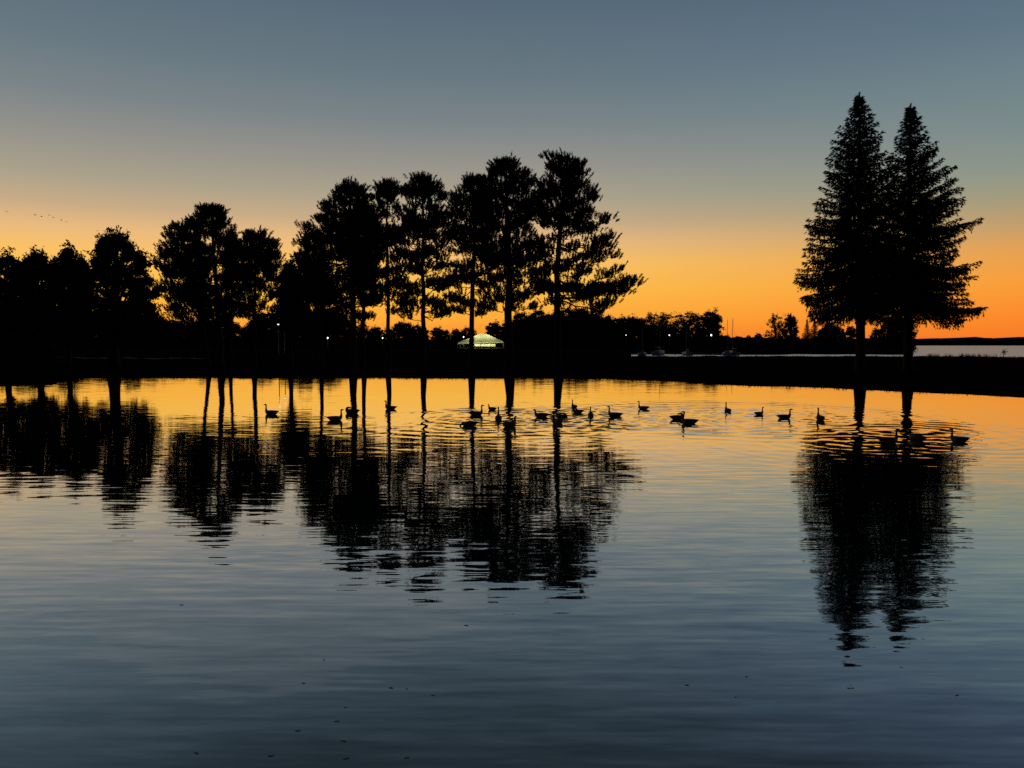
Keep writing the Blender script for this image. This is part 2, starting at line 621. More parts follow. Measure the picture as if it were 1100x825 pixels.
# ------------------------------------------------------------------ trees
def env_from_px(rows, D, x0, z0):
    """rows of (py, left px, right px) -> local heights, left and right x"""
    out = []
    for py, a, b in rows:
        xa, z = at(a, py, D)
        xb, _ = at(b, py, D)
        out.append((z - z0, xa - x0, xb - x0))
    out.sort()
    return np.array(out)


def trunk_from_px(pts, D, x0, z0):
    out = []
    for k, (px, py) in enumerate(pts):
        x, z = at(px, py, D)
        out.append((x - x0, 0, z - z0))
    out[0] = (0, 0, -.25)
    return np.array(out)


def spline(P, n):
    P = np.asarray(P, float)
    t = np.linspace(0, 1, len(P))
    q = np.linspace(0, 1, n)
    out = np.stack([np.interp(q, t, P[:, i]) for i in range(3)], 1)
    for _ in range(2):
        out[1:-1] = (out[:-2] + 2 * out[1:-1] + out[2:]) / 4
    return out


def radius_at(E, z, ang, tx):
    L = max(tx - np.interp(z, E[:, 0], E[:, 1]), .25)
    Rr = max(np.interp(z, E[:, 0], E[:, 2]) - tx, .25)
    c, s = math.cos(ang), math.sin(ang)
    X = Rr if c > 0 else L
    Dp = (L + Rr) * .5
    return 1 / math.sqrt((c / X) ** 2 + (s / Dp) ** 2)


def pine_mesh(E, T, r0, n_br, tips=(), low_sparse=.8, up=.9, nb=7, L=.26, pad=1.0, fill=.82):
    wood, needles = MB(), MB()
    tp = spline(T, 14)
    tp[1:-1, 0] += .05 * rng.standard_normal(12)
    H = tp[-1, 2]
    rad = r0 * (1 - np.linspace(0, 1, 14)) ** .75 + .035
    rad[0] *= 1.35
    wood.tube(tp, rad, 9, jitter=.05)
    P, D = [], []
    zlo, zhi = E[0, 0], E[-1, 0]

    def branch(z_tip, ang, r, k=1.0):
        h = (z_tip - zlo) / (zhi - zlo)
        slope = .05 + .65 * h ** 1.5 + .2 * rng.standard_normal()
        z0 = max(z_tip - r * slope, zlo - 1.0)
        z0 = min(z0, H * .97)
        tx = np.interp(z0, tp[:, 2], tp[:, 0])
        ux, uy = math.cos(ang), math.sin(ang)
        tt = np.linspace(0, 1, 7)
        sag = -.10 * r * np.sin(tt * np.pi) * (1 - h)
        pts = np.stack([tx + ux * r * tt, uy * r * tt, z0 + (z_tip - z0) * tt ** 1.3 + sag], 1)
        pts[1:-1] += .10 * rng.standard_normal((5, 3)) * min(r, 3) * .6
        wood.tube(pts, np.linspace(.026 + .014 * r, .012, 7), 4)
        ns = max(2, int(r / .62))
        t0 = .30 + .25 * (1 - h)
        for t in np.concatenate([np.linspace(t0, .95, ns), [1.0]]):
            b = np.array([np.interp(t, tt, pts[:, q]) for q in range(3)])
            for sgn in (-1, 1):
                if rng.random() > fill:
                    continue
                tl = rng.uniform(.35, 1.3) * (1.2 - .65 * t) * (.55 + .13 * r) * pad
                a2 = ang + sgn * rng.uniform(.15, 1.3)
                tl *= .55 if t > .9 else 1
                dv = np.array([math.cos(a2), math.sin(a2), rng.uniform(-.15, .7) * up])
                e = b + dv * tl
                mid = (b + e) / 2 + .10 * tl * rng.standard_normal(3)
                wood.tube([b, mid, e], [.030, .024, .016], 3)
                m = rng.integers(4, 8) if h > .5 else rng.integers(3, 7)
                sp = rng.uniform(.22, .38)
                for o_ in rng.standard_normal((m, 3)) * np.array([sp, sp, .12]):
                    lean = np.array((o_[0] * .8 + .25 * ux, o_[1] * .8 + .25 * uy, up))
                    lean /= np.linalg.norm(lean)
                    ln = rng.uniform(.28, .55)
                    for q in (0, .33, .66, 1.):
                        P.append(e + o_ + lean * ln * q); D.append(lean)
                P.append(mid); D.append((.2 * ux, .2 * uy, up))

    k = 0
    hs = []
    while len(hs) < n_br:
        h = rng.random()
        if rng.random() < low_sparse + (1 - low_sparse) * min(1, h * 1.5):
            hs.append(h)
    # group the branches of the lower crown in loose whorls so that layers of sky show between them
    for h in sorted(hs):
        hq = h if h > .55 or rng.random() < .4 else (np.round(h * 9) / 9 + .022 * rng.standard_normal())
        z = zlo + (zhi - zlo) * hq
        ang = k * 2.39996 + rng.uniform(-.4, .4)
        k += 1
        tx = np.interp(z, tp[:, 2], tp[:, 0])
        r = radius_at(E, z, ang, tx) * (rng.uniform(.80, 1.0) if rng.random() < .62 else rng.uniform(.35, .8))
        branch(z, ang, max(r - .05, .4))
    for (x, z, a) in tips:
        tx = np.interp(z, tp[:, 2], tp[:, 0])
        branch(z - .2, (0 if x > tx else math.pi) + a, max(.3, abs(x - tx) - .6) / max(.5, math.cos(a)))
    for q in range(12):     # leader shoots
        P.append(tp[-1] + (.16 * rng.standard_normal(), .16 * rng.standard_normal(), -.9 * rng.random()))
        D.append((0.2 * rng.standard_normal(), 0.2 * rng.standard_normal(), 1))
    P, D = np.array(P), np.array(D, float)
    D /= np.linalg.norm(D, axis=1)[:, None]
    needles.add(*blades(P, D, nb, L, .075, .5))
    return wood.mesh('trunk', M['bark'], True), needles.mesh('crown', M['needle'])


def plant_tree(name, label, cat, x, y, meshes, group=None, z=None):
    t = empty(name, (x, y, gz(x, y) if z is None else z))
    tag(t, label, cat, group)
    new_obj('trunk', meshes[0], t)
    new_obj('crown', meshes[1], t)
    return t


def pine(label, D, trunk, rows, r0, n_br, tips=(), **kw):
    n_br = int(n_br * 1.4)
    r0 *= .82
    x0, _ = at(*trunk[0], D)
    z0 = gz(x0, D)
    E = env_from_px(rows, D, x0, z0)
    T = trunk_from_px(trunk, D, x0, z0)
    tl = []
    for tpx in tips:
        xx, zz = at(tpx[0], tpx[1], D)
        tl.append((xx - x0, zz - z0, tpx[2] if len(tpx) > 2 else rng.uniform(-.35, .35)))
    return plant_tree('pine_tree', label, 'tree', x0, D, pine_mesh(E, T, r0, n_br, tl, **kw), 'pines on the far bank')


pine('tall pine farthest right in the row, its long low branches reaching over open sky', 74,
     [(600, 384), (600, 330), (598, 290), (602, 240), (607, 200), (611, 167)],
     [(168, 588, 614), (180, 584, 624), (195, 583, 632), (212, 582, 646), (225, 581, 648), (236, 580, 642), (248, 579, 656), (262, 578, 660),
      (276, 578, 663), (290, 578, 668), (304, 578, 678), (318, 586, 678), (330, 590, 655)], .40, 62,
     tips=[(591, 169), (601, 172), (618, 182), (630, 194), (642, 211), (630, 232), (655, 240), (661, 252), (660, 262), (664, 275), (668, 289),
           (682, 302), (684, 305), (676, 314), (662, 322), (676, 328), (645, 330), (640, 318)])
pine('broad topped pine with a thick straight trunk, beside the rightmost pine of the row', 74.5,
     [(547, 384), (547, 330), (546, 270), (545, 220), (544, 177)],
     [(177, 538, 552), (187, 522, 569), (198, 512, 574), (212, 508, 577), (232, 508, 580), (255, 510, 580), (275, 512, 582), (297, 515, 583), (318, 515, 580), (336, 520, 575)],
     .48, 78, tips=[(523, 188), (532, 183), (556, 180), (568, 188), (575, 196), (578, 208), (580, 222), (582, 310), (578, 330)])
pine('pine with a leaning crown just left of the broad topped pine', 77,
     [(507, 382), (507, 320), (509, 260), (512, 210), (515, 192)],
     [(192, 508, 520), (202, 498, 530), (213, 490, 534), (228, 489, 534), (250, 492, 534), (272, 488, 532), (294, 484, 532), (315, 482, 530), (338, 488, 524)],
     .30, 62, tips=[(497, 200), (490, 210), (488, 225), (482, 300), (478, 318)])
pine('pine with slim straight trunk and tufted pointed top, between leaning pine and narrowest pine', 76,
     [(455, 384), (455, 330), (454, 280), (455, 230), (454, 192)],
     [(192, 447, 461), (201, 434, 472), (214, 428, 480), (230, 424, 486), (255, 422, 489), (280, 424, 489), (305, 428, 490), (325, 430, 488), (342, 436, 482)],
     .27, 64, tips=[(432, 201), (440, 205), (470, 204), (480, 212), (487, 225), (488, 300), (485, 335)])
pine('narrowest pine of the row with a small spiky top', 79,
     [(417, 384), (417, 330), (416, 280), (416, 240), (416, 198)],
     [(198, 411, 421), (208, 407, 425), (225, 403, 430), (250, 399, 432), (275, 396, 434), (300, 394, 434), (322, 394, 434), (338, 398, 430)],
     .24, 46, low_sparse=.6)
pine('pine with a tall rounded crown at the left of the central pine group', 76,
     [(379, 384), (379, 330), (379, 280), (377, 230), (376, 200)],
     [(200, 370, 388), (207, 363, 396), (218, 353, 400), (233, 338, 403), (248, 327, 404), (266, 321, 404), (285, 321, 402), (305, 322, 402), (325, 326, 400), (343, 330, 395)],
     .36, 96, tips=[(366, 203), (357, 212), (348, 220), (336, 233), (328, 245), (321, 262), (321, 280), (390, 204), (398, 212)], low_sparse=.5)
pine('slender pine standing close behind the tall rounded pine, to its right', 82,
     [(391, 384), (390, 330), (391, 270), (396, 225)],
     [(222, 390, 402), (235, 384, 408), (255, 382, 412), (280, 380, 412), (305, 378, 414), (330, 376, 412)], .24, 34)
pine('low broad pine leaning out at the left foot of the tall rounded pine', 80,
     [(346, 384), (344, 345), (338, 310), (335, 285)],
     [(284, 328, 342), (295, 318, 352), (310, 312, 360), (322, 308, 362), (335, 306, 362), (348, 310, 360)], .22, 52, low_sparse=.8)
pine('wide domed pine standing above the other trees at left, its top the highest there', 86,
     [(238, 385), (236, 350), (232, 300), (228, 260), (227, 226)],
     [(225, 220, 234), (233, 211, 242), (245, 200, 250), (258, 192, 255), (270, 188, 256), (285, 186, 256), (303, 186, 258), (320, 188, 260), (342, 192, 258)],
     .38, 60, tips=[(212, 234), (205, 240), (243, 236), (252, 246), (256, 258)])
pine('pine forming the left shoulder of the wide domed pine', 88,
     [(224, 385), (219, 350), (208, 310), (199, 270), (194, 244)],
     [(243, 186, 200), (252, 178, 208), (262, 170, 214), (275, 167, 216), (292, 166, 218), (308, 166, 220), (322, 168, 222), (344, 174, 222)],
     .24, 70, tips=[(171, 262), (169, 272), (186, 245), (176, 254)])
pine('pine with a sloping rounded crown at the right of the wide domed pine', 85,
     [(273, 385), (273, 340), (274, 300), (276, 252)],
     [(251, 264, 282), (258, 259, 292), (268, 256, 299), (282, 255, 302), (300, 256, 306), (320, 258, 310), (342, 260, 312)],
     .28, 50, tips=[(263, 252), (283, 253), (293, 261), (300, 272)], low_sparse=.6)
pine('thin trunked pine tucked under the right side of the wide domed pine', 90,
     [(247, 385), (248, 345), (250, 300), (250, 262)],
     [(262, 243, 256), (280, 236, 262), (305, 232, 266), (330, 230, 268), (348, 234, 264)], .22, 36, low_sparse=.6)


# ---- spruces
def spruce_mesh(E, T, r0, n_br, tips=(), upsweep=.0):
    wood, needles = MB(), MB()
    tp = spline(T, 16)
    H = tp[-1, 2]
    rad = r0 * (1 - np.linspace(0, 1, 16)) ** .85 + .03
    rad[0] *= 1.3
    wood.tube(tp, rad, 9, jitter=.04)
    P, D = [], []
    zlo, zhi = E[0, 0], E[-1, 0]

    def branch(z_tip, ang, r):
        h = (z_tip - zlo) / (zhi - zlo)
        slope = -.42 + 1.0 * h + upsweep * (.35 if h > .25 else 0) + .08 * rng.standard_normal()
        z0 = np.clip(z_tip - r * slope, zlo + .2, H - .1)
        tx = np.interp(z0, tp[:, 2], tp[:, 0])
        ux, uy = math.cos(ang), math.sin(ang)
        tt = np.linspace(0, 1, 8)
        sag = -.13 * r * np.sin(tt * np.pi * .95) * (1.1 - h)
        pts = np.stack([tx + ux * r * tt, uy * r * tt, z0 + (z_tip - z0) * tt + sag], 1)
        pts[1:-1] += .05 * rng.standard_normal((6, 3))
        wood.tube(pts, np.linspace(.02 + .011 * r, .008, 8), 4)
        dirv = np.array([ux, uy, slope * .5])
        n = max(4, int(r / .23))
        for t in np.linspace(.12, 1.0, n):
            b = np.array([np.interp(t, tt, pts[:, q]) for q in range(3)])
            P.append(b); D.append(dirv + .2 * rng.standard_normal(3))
            side = (.06 + .08 * min(r, 2) + .27 * r * (1 - t) ** .8) * rng.uniform(.5, 1.1)
            for sgn in (-1, 1):
                a2 = ang + sgn * rng.uniform(.6, 1.0)
                droop = rng.uniform(-.75, -.05) * (1.15 - .7 * h)
                dv = np.array([math.cos(a2), math.sin(a2), droop])
                for q in np.linspace(.35, 1, max(2, int(side / .24))):
                    P.append(b + dv * side * q)
                    D.append(dv + .1 * rng.standard_normal(3))
            if rng.random() < .75 * (1.1 - h):   # hanging twigs
                ll = rng.uniform(.25, .75)
                for q in np.linspace(.2, 1, 3):
                    P.append(b + np.array([.05 * rng.standard_normal(), .05 * rng.standard_normal(), -ll * q]))
                    D.append((ux * .3, uy * .3, -1))
    k = 0
    for i in range(n_br):
        h = ((i + rng.random()) / n_br) ** 1.05
        z = zlo + (zhi - zlo) * h
        ang = k * 2.39996 + rng.uniform(-.3, .3)
        k += 1
        tx = np.interp(z, tp[:, 2], tp[:, 0])
        r = radius_at(E, z, ang, tx) * (rng.uniform(.84, 1.0) if rng.random() < .68 else rng.uniform(.5, .84))
        branch(z, ang, max(r - .18, .25))
    for (x, z, a) in tips:
        tx = np.interp(z, tp[:, 2], tp[:, 0])
        branch(z, (0 if x > tx else math.pi) + a, max(.25, abs(x - tx) - .5) / max(.5, math.cos(a)))
    for q in range(14):
        P.append(tp[-1] + (0, 0, .15 - 1.2 * q / 14)); D.append((.3 * rng.standard_normal(), .3 * rng.standard_normal(), 1.1))
    P, D = np.array(P), np.array(D, float)
    D /= np.linalg.norm(D, axis=1)[:, None]
    needles.add(*blades(P, D, 5, .28, .075, .28))
    return wood.mesh('trunk', M['bark'], True), needles.mesh('crown', M['spruce'])


def spruce(label, D, trunk, rows, r0, n_br, tips=(), **kw):
    x0, _ = at(*trunk[0], D)
    z0 = gz(x0, D)
    E = env_from_px(rows, D, x0, z0)
    T = trunk_from_px(trunk, D, x0, z0)
    tl = []
    for tpx in tips:
        xx, zz = at(tpx[0], tpx[1], D)
        tl.append((xx - x0, zz - z0, rng.uniform(-.3, .3)))
    return plant_tree('spruce_tree', label, 'tree', x0, D, spruce_mesh(E, T, r0, n_br, tl, **kw), 'spruces on the far bank')


spruce('taller spruce with the highest tip, left one of the pair at right', 66,
       [(925, 384), (924, 300), (923, 200), (923, 103)],
       [(104, 921, 925), (112, 916, 930), (122, 909, 937), (135, 901, 944), (150, 893, 948), (165, 888, 953), (185, 884, 962), (205, 879, 965), (225, 873, 967), (242, 864, 969),
        (262, 861, 972), (280, 859, 975), (297, 855, 978), (312, 857, 978), (328, 863, 975), (343, 874, 960)], .40, 335,
       tips=[(909, 117), (938, 127), (945, 150), (890, 150), (886, 165), (952, 167), (881, 190), (876, 213), (863, 240), (861, 243), (858, 262), (856, 296), (855, 299), (858, 318),
             (862, 326), (868, 333), (872, 341), (880, 347)])
spruce('spruce with swept up branches spreading right, right one of the pair at right', 67.5,
       [(976, 384), (976, 300), (977, 200), (978, 115)],
       [(115, 976, 981), (124, 972, 988), (134, 966, 994), (147, 960, 1000), (160, 957, 1008), (175, 953, 1014), (190, 950, 1020), (208, 946, 1028), (225, 942, 1032), (242, 940, 1034),
        (258, 938, 1030), (275, 936, 1030), (292, 934, 1036), (312, 934, 1040), (330, 936, 1044), (343, 942, 1036)], .38, 295, upsweep=.45,
       tips=[(989, 126), (991, 128), (1000, 146), (1012, 159), (1013, 160), (1022, 178), (1024, 181), (1031, 190), (1029, 192), (1035, 203), (1037, 209), (1039, 212), (1038, 217), (1050, 236),
             (1051, 237), (1042, 241), (1034, 256), (1036, 259), (1033, 266), (1046, 282), (1051, 285), (1048, 287), (1050, 296), (1046, 300), (1030, 306), (1040, 314), (1056, 329), (1058, 329), (1050, 331),
             (1046, 334), (1038, 342), (1030, 346)])


# ---- broadleaf trees
def leafy_mesh(E, T, r0, n_cl, per, rad, size, mat='leaf', shell=.55, depthk=.85):
    wood, lv = MB(), MB()
    tp = spline(T, 10)
    wood.tube(tp, np.concatenate([[r0 * 1.3], np.linspace(r0, r0 * .2, 9)]), 9, jitter=.05)
    zlo, zhi = E[0, 0], E[-1, 0]
    wid = E[:, 2] - E[:, 1]
    C = []
    while len(C) < n_cl:
        z = rng.uniform(zlo, zhi)
        w = np.interp(z, E[:, 0], wid)
        if rng.random() > w / wid.max() + .08:
            continue
        xa, xb = np.interp(z, E[:, 0], E[:, 1]), np.interp(z, E[:, 0], E[:, 2])
        a = rng.uniform(0, 2 * math.pi)
        q = math.sqrt(rng.uniform(shell ** 2, 1)) if rng.random() < .7 else math.sqrt(rng.random())
        hw = max((xb - xa) / 2 - rad * .8, .2)
        C.append(((xa + xb) / 2 + hw * q * math.cos(a), depthk * hw * q * math.sin(a), z - rad * .5))
    C = np.array(C)
    for i, c in enumerate(C[:min(n_cl, 70)]):
        zb = np.clip(c[2] * rng.uniform(.35, .75), tp[1, 2] + .3, tp[-1, 2])
        b = np.array([np.interp(zb, tp[:, 2], tp[:, 0]), 0, zb])
        mid = (b + c) / 2 + (0, 0, .25 * np.linalg.norm(c[:2])) + .15 * rng.standard_normal(3)
        L = np.linalg.norm(c - b)
        wood.tube(spline([b, mid, c], 6), np.linspace(.03 + .02 * L, .012, 6), 4)
        for _ in range(3):
            e = c + rad * 1.25 * rng.standard_normal(3) * .6 + (0, 0, .2 * rad)
            wood.tube([c, (c + e) / 2, e], [.014, .01, .005], 3)
    # small outlying sprays that break up the outline
    n_s = n_cl // 2
    src = C[rng.integers(0, n_cl, n_s)]
    out = src - np.array([0, 0, src[:, 2].mean() - .1 * zhi])
    out /= np.linalg.norm(out, axis=1)[:, None] + 1e-6
    spr = src + out * rad * rng.uniform(.7, 1.5, n_s)[:, None] + .25 * rad * rng.standard_normal((n_s, 3))
    for c, e in zip(src, spr):
        wood.tube([c, (c + e) / 2 + .1 * rng.standard_normal(3), e], [.014, .01, .005], 3)
    sp_ = spr[:, None] + rng.standard_normal((n_s, per // 6, 3)) * rad * .27
    lv.add(*leaves(sp_.reshape(-1, 3), size * .9))
    rr = rad * rng.uniform(.45, 1.15, n_cl)
    d = rng.standard_normal((n_cl, per, 3))
    d /= np.linalg.norm(d, axis=2)[..., None]
    rad_ = rng.random((n_cl, per, 1)) ** .55 * rr[:, None, None]
    pts = C[:, None] + d * rad_ * np.array([1.1, 1.1, .8])
    lv.add(*leaves(pts.reshape(-1, 3), size))
    return wood.mesh('trunk', M['bark'], True), lv.mesh('crown', M[mat])


def leafy(name, label, D, trunk, rows, r0, n_cl, per, rad, size, mat='leaf', group=None, **kw):
    x0, _ = at(*trunk[0], D)
    z0 = gz(x0, D)
    E = env_from_px(rows, D, x0, z0)
    T = trunk_from_px(trunk, D, x0, z0)
    return plant_tree(name, label, 'tree', x0, D, leafy_mesh(E, T, r0, n_cl, per, rad, size, mat, **kw), group)


leafy('broadleaf_tree', 'dark leafy tree cut off by the left edge, its crown top lower than its neighbour', 86,
      [(8, 386), (8, 350), (10, 300)],
      [(274, 3, 18), (281, -8, 30), (293, -18, 36), (312, -26, 40), (335, -28, 42), (358, -24, 40)], .32, 190, 120, .75, .26)
leafy('broadleaf_tree', 'rounded leafy tree between the left edge tree and the big dark tree', 89,
      [(42, 386), (42, 350), (40, 305)],
      [(271, 32, 46), (278, 22, 56), (295, 16, 64), (315, 14, 66), (340, 20, 62), (360, 24, 58)], .28, 170, 120, .75, .26)
leafy('broadleaf_tree', 'flat topped leafy tree merging with the left side of the big dark tree', 87,
      [(74, 386), (74, 350), (72, 300)],
      [(267, 66, 82), (275, 58, 90), (290, 54, 98), (312, 52, 100), (338, 52, 100), (362, 56, 96)], .30, 190, 130, .75, .26)
leafy('broadleaf_tree', 'biggest dark leafy tree at left with a thick trunk and twiggy domed top', 85,
      [(122, 387), (122, 350), (124, 305), (126, 270)],
      [(251, 121, 134), (257, 103, 140), (266, 96, 154), (278, 86, 163), (295, 80, 169), (318, 80, 172), (340, 82, 170), (358, 90, 162)], .58, 360, 130, .75, .26)
leafy('broadleaf_tree', 'thin topped tree with bare twigs between the sloping pine and the tall rounded pine', 84,
      [(312, 385), (312, 345), (311, 300), (311, 280)],
      [(281, 306, 318), (290, 300, 326), (306, 296, 330), (326, 294, 332), (348, 298, 330)], .22, 170, 110, .7, .26)
# bare twigs on that tree's crown are part of its wood already; shrubs along the bank at left
for i, (px, py, D, w, lab) in enumerate([
        (10, 360, 66, 24, 'low dark shrub on the bank nearest the left edge'),
        (46, 362, 68, 18, 'lower dark shrub on the bank right of the one nearest the left edge')]):
    leafy('shrub', lab, D, [(px, 392), (px, 384), (px, py + 8)],
          [(py, px - w * .3, px + w * .3), (py + 6, px - w * .7, px + w * .7), (py + 14, px - w, px + w), (py + 24, px - w * .9, px + w * .9)],
          .06, 40, 70, .4, .18, group='shrubs under the trees')
for o in COL.objects:
    if o.get('group') == 'shrubs under the trees':
        o['category'] = 'shrub'


# ---- trees of the distant treeline: three prototypes, copied
def proto(h, w, n_cl, per, rad, size, mat, low=.12, shell=.5):
    E = np.array([(h * low, -w * .40, w * .40), (h * .3, -w * .5, w * .5), (h * .6, -w * .46, w * .46), (h * .84, -w * .38, w * .38), (h, -w * .2, w * .2)])
    E[:, 1:] *= 1 + .12 * rng.standard_normal((5, 2))
    T = np.array([(0, 0, -.4), (.1, 0, h * .3), (-.1, 0, h * .6), (0, 0, h * .85)])
    return leafy_mesh(E, T, .02 * h, n_cl, per, rad, size, mat, shell)


protos = [proto(10, 8, 150, 90, .95, .36, 'leaf', .02), proto(10, 6.5, 140, 90, .85, .36, 'leaf', .02), proto(10, 9, 160, 90, 1.0, .36, 'leaf', .0),
          proto(10, 9, 80, 44, .75, .30, 'autumn', .25, .3)]
first = {}


def far_tree(k, x, y, h, label, group, wk=1.0):
    sc = h / 10
    if k not in first:
        t = plant_tree('distant_tree', label, 'tree', x, y, protos[k], group)
        first[k] = t
    else:
        t = copy_tree(first[k])
        t['label'], t['group'] = label, group
    t.location = (x, y, gz(x, y) - .1)
    t.scale = (sc * wk, sc * wk, sc)
    t.rotation_euler[2] = random.uniform(0, 6.28)
    return t


# behind the pines: tops near py 336..346
LINE_PX = [(-30, 330), (0, 328), (30, 326), (60, 330), (95, 330), (130, 332), (150, 336), (172, 339), (190, 340), (210, 340), (232, 340), (254, 344), (276, 340), (296, 336), (316, 330), (338, 334), (358, 336),
           (378, 342), (398, 344), (418, 343), (438, 344), (458, 347), (478, 349), (492, 348), (530, 345), (548, 342), (562, 338), (578, 335), (594, 333), (610, 333), (626, 338), (642, 343), (655, 345)]
for i, (px, py) in enumerate(LINE_PX + [(p + 11, q - 1) for p, q in LINE_PX]):
    D = 640 + random.uniform(-40, 50)
    x, z = at(px + random.uniform(-3, 3), py + (4 if 375 < px < 560 else 0) + random.uniform(-4, 6), D)
    far_tree(i % 3, x, D, z - gz(x, D) + .1, 'dark leafy tree in the unbroken black treeline behind the pines', 'trees of the black treeline behind the pines', random.uniform(.95, 1.5))
# wooded point across the marina
POINT_PX = [(664, 341), (676, 340), (686, 341), (697, 349), (710, 350), (722, 350), (736, 351), (752, 352), (766, 356), (780, 360), (792, 361), (804, 360), (815, 358), (826, 362), (838, 360), (852, 358)]
for i, (px, py) in enumerate(POINT_PX):
    D = 405 + random.uniform(-15, 15)
    x, z = at(px, py, D)
    far_tree((i * 2) % 3, x, D, z - gz(x, D) + .1, 'low dark tree in the even treeline on the point across the water', 'low trees on the point across the water', random.uniform(1.1, 1.5))
for px, py, k, wk, lab in [
        (702, 336, 3, 1.4, 'thin reddish tree standing out of the far treeline, left one of the thin pair'),
        (716, 336, 3, 1.3, 'thin reddish tree standing out of the far treeline, right one of the thin pair'),
        (738, 335, 3, 1.6, 'loose reddish crown left of the tallest tree on the point'),
        (750, 337, 3, 1.3, 'small loose crown pressed between two larger ones on the point'),
        (763, 334, 0, 1.2, 'tallest rounded tree on the point, showing over the treeline right of the thin pair'),
        (833, 337, 3, .8, 'narrow airy tree with a gap to its fuller twin, left of the spruces'),
        (849, 337, 1, .9, 'fuller airy tree on the point, first tall one left of the spruces')]:
    D = 398 + random.uniform(-8, 6)
    x, z = at(px, py, D)
    far_tree(k, x, D, z - gz(x, D) + .1, lab, 'taller trees on the point across the water', wk)
# trees behind the two spruces
for px, py, wk, lab in [(891, 346, 1.0, 'dark tree between the small firs and the trunk of the taller spruce'),
                        (941, 352, 1.1, 'low dark tree in the gap just right of the taller spruce trunk'),
                        (964, 341, .9, 'dark tree just left of the right spruce trunk'),
                        (884, 352, 1.2, 'dark rounded tree behind the left edge of the taller spruce'),
                        (900, 350, 1.1, 'dark tree showing between the drooping boughs of the taller spruce'),
                        (914, 350, 1.0, 'dark tree right behind the trunk of the taller spruce'),
                        (955, 345, 1.1, 'dark tree seen between the two spruce trunks'),
                        (975, 338, 1.0, 'dark tree right behind the trunk of the right spruce, last on the point')]:
    D = 385 + random.uniform(-6, 10)
    x, z = at(px, py, D)
    far_tree(random.choice([0, 1, 2]), x, D, z - gz(x, D) + .1, lab, 'trees behind the spruces', wk)
# two small firs on the point left of the spruces
for px, py, w, lab in [(867, 343, 7, 'small pointed fir on the point, taller one of two left of the spruces'),
                       (875, 342, 8, 'small pointed fir on the point, right one of two left of the spruces')]:
    D = 388.
    x0, _ = at(px, 377, D)
    z0 = gz(x0, D)
    E = env_from_px([(py, px - .5, px + .5), (py + 8, px - w * .4, px + w * .4), (py + 20, px - w, px + w), (py + 31, px - w * 1.3, px + w * 1.3)], D, x0, z0)
    T = trunk_from_px([(px, 379), (px, 360), (px, py)], D, x0, z0)
    plant_tree('fir_tree', lab, 'tree', x0, D, spruce_mesh(E, T, .25, 150), 'small firs on the point')


# ------------------------------------------------------------------ geese
POSES = {
    'up': [(.295, .17, 62, .078, .085), (.315, .25, 84, .046, .052), (.318, .34, 92, .034, .038), (.313, .43, 92, .031, .034), (.318, .485, 62, .034, .040), (.350, .515, 12, .035, .040), (.392, .510, -12, .026, .029)],
    'lean': [(.285, .17, 70, .078, .085), (.295, .25, 100, .046, .052), (.275, .34, 106, .034, .038), (.252, .43, 104, .031, .034), (.250, .49, 70, .034, .040), (.280, .520, 14, .035, .040), (.320, .516, -10, .026, .029)],
    'low': [(.300, .16, 55, .080, .085), (.330, .22, 70, .052, .056), (.338, .27, 92, .040, .044), (.332, .31, 90, .036, .040), (.336, .345, 60, .036, .041), (.366, .370, 10, .036, .040), (.406, .364, -14, .026, .029)],
    'reach': [(.300, .17, 60, .076, .083), (.325, .25, 82, .044, .050), (.325, .34, 96, .034, .037), (.322, .42, 84, .031, .034), (.342, .465, 45, .034, .038), (.385, .482, 4, .036, .039), (.428, .476, -8, .026, .028)],
    'tuck': [(.275, .18, 75, .085, .090), (.270, .24, 110, .066, .066), (.235, .275, 150, .055, .050), (.190, .285, 178, .046, .042), (.150, .280, 190, .042, .042), (.110, .272, 190, .040, .040), (.075, .262, 196, .028, .028)],
    'feed': [(.300, .10, 10, .080, .085), (.350, .09, -20, .056, .058), (.400, .055, -45, .040, .042), (.435, .0, -62, .034, .036), (.455, -.05, -70, .034, .038), (.470, -.09, -70, .034, .038), (.482, -.13, -70, .026, .028)],
}


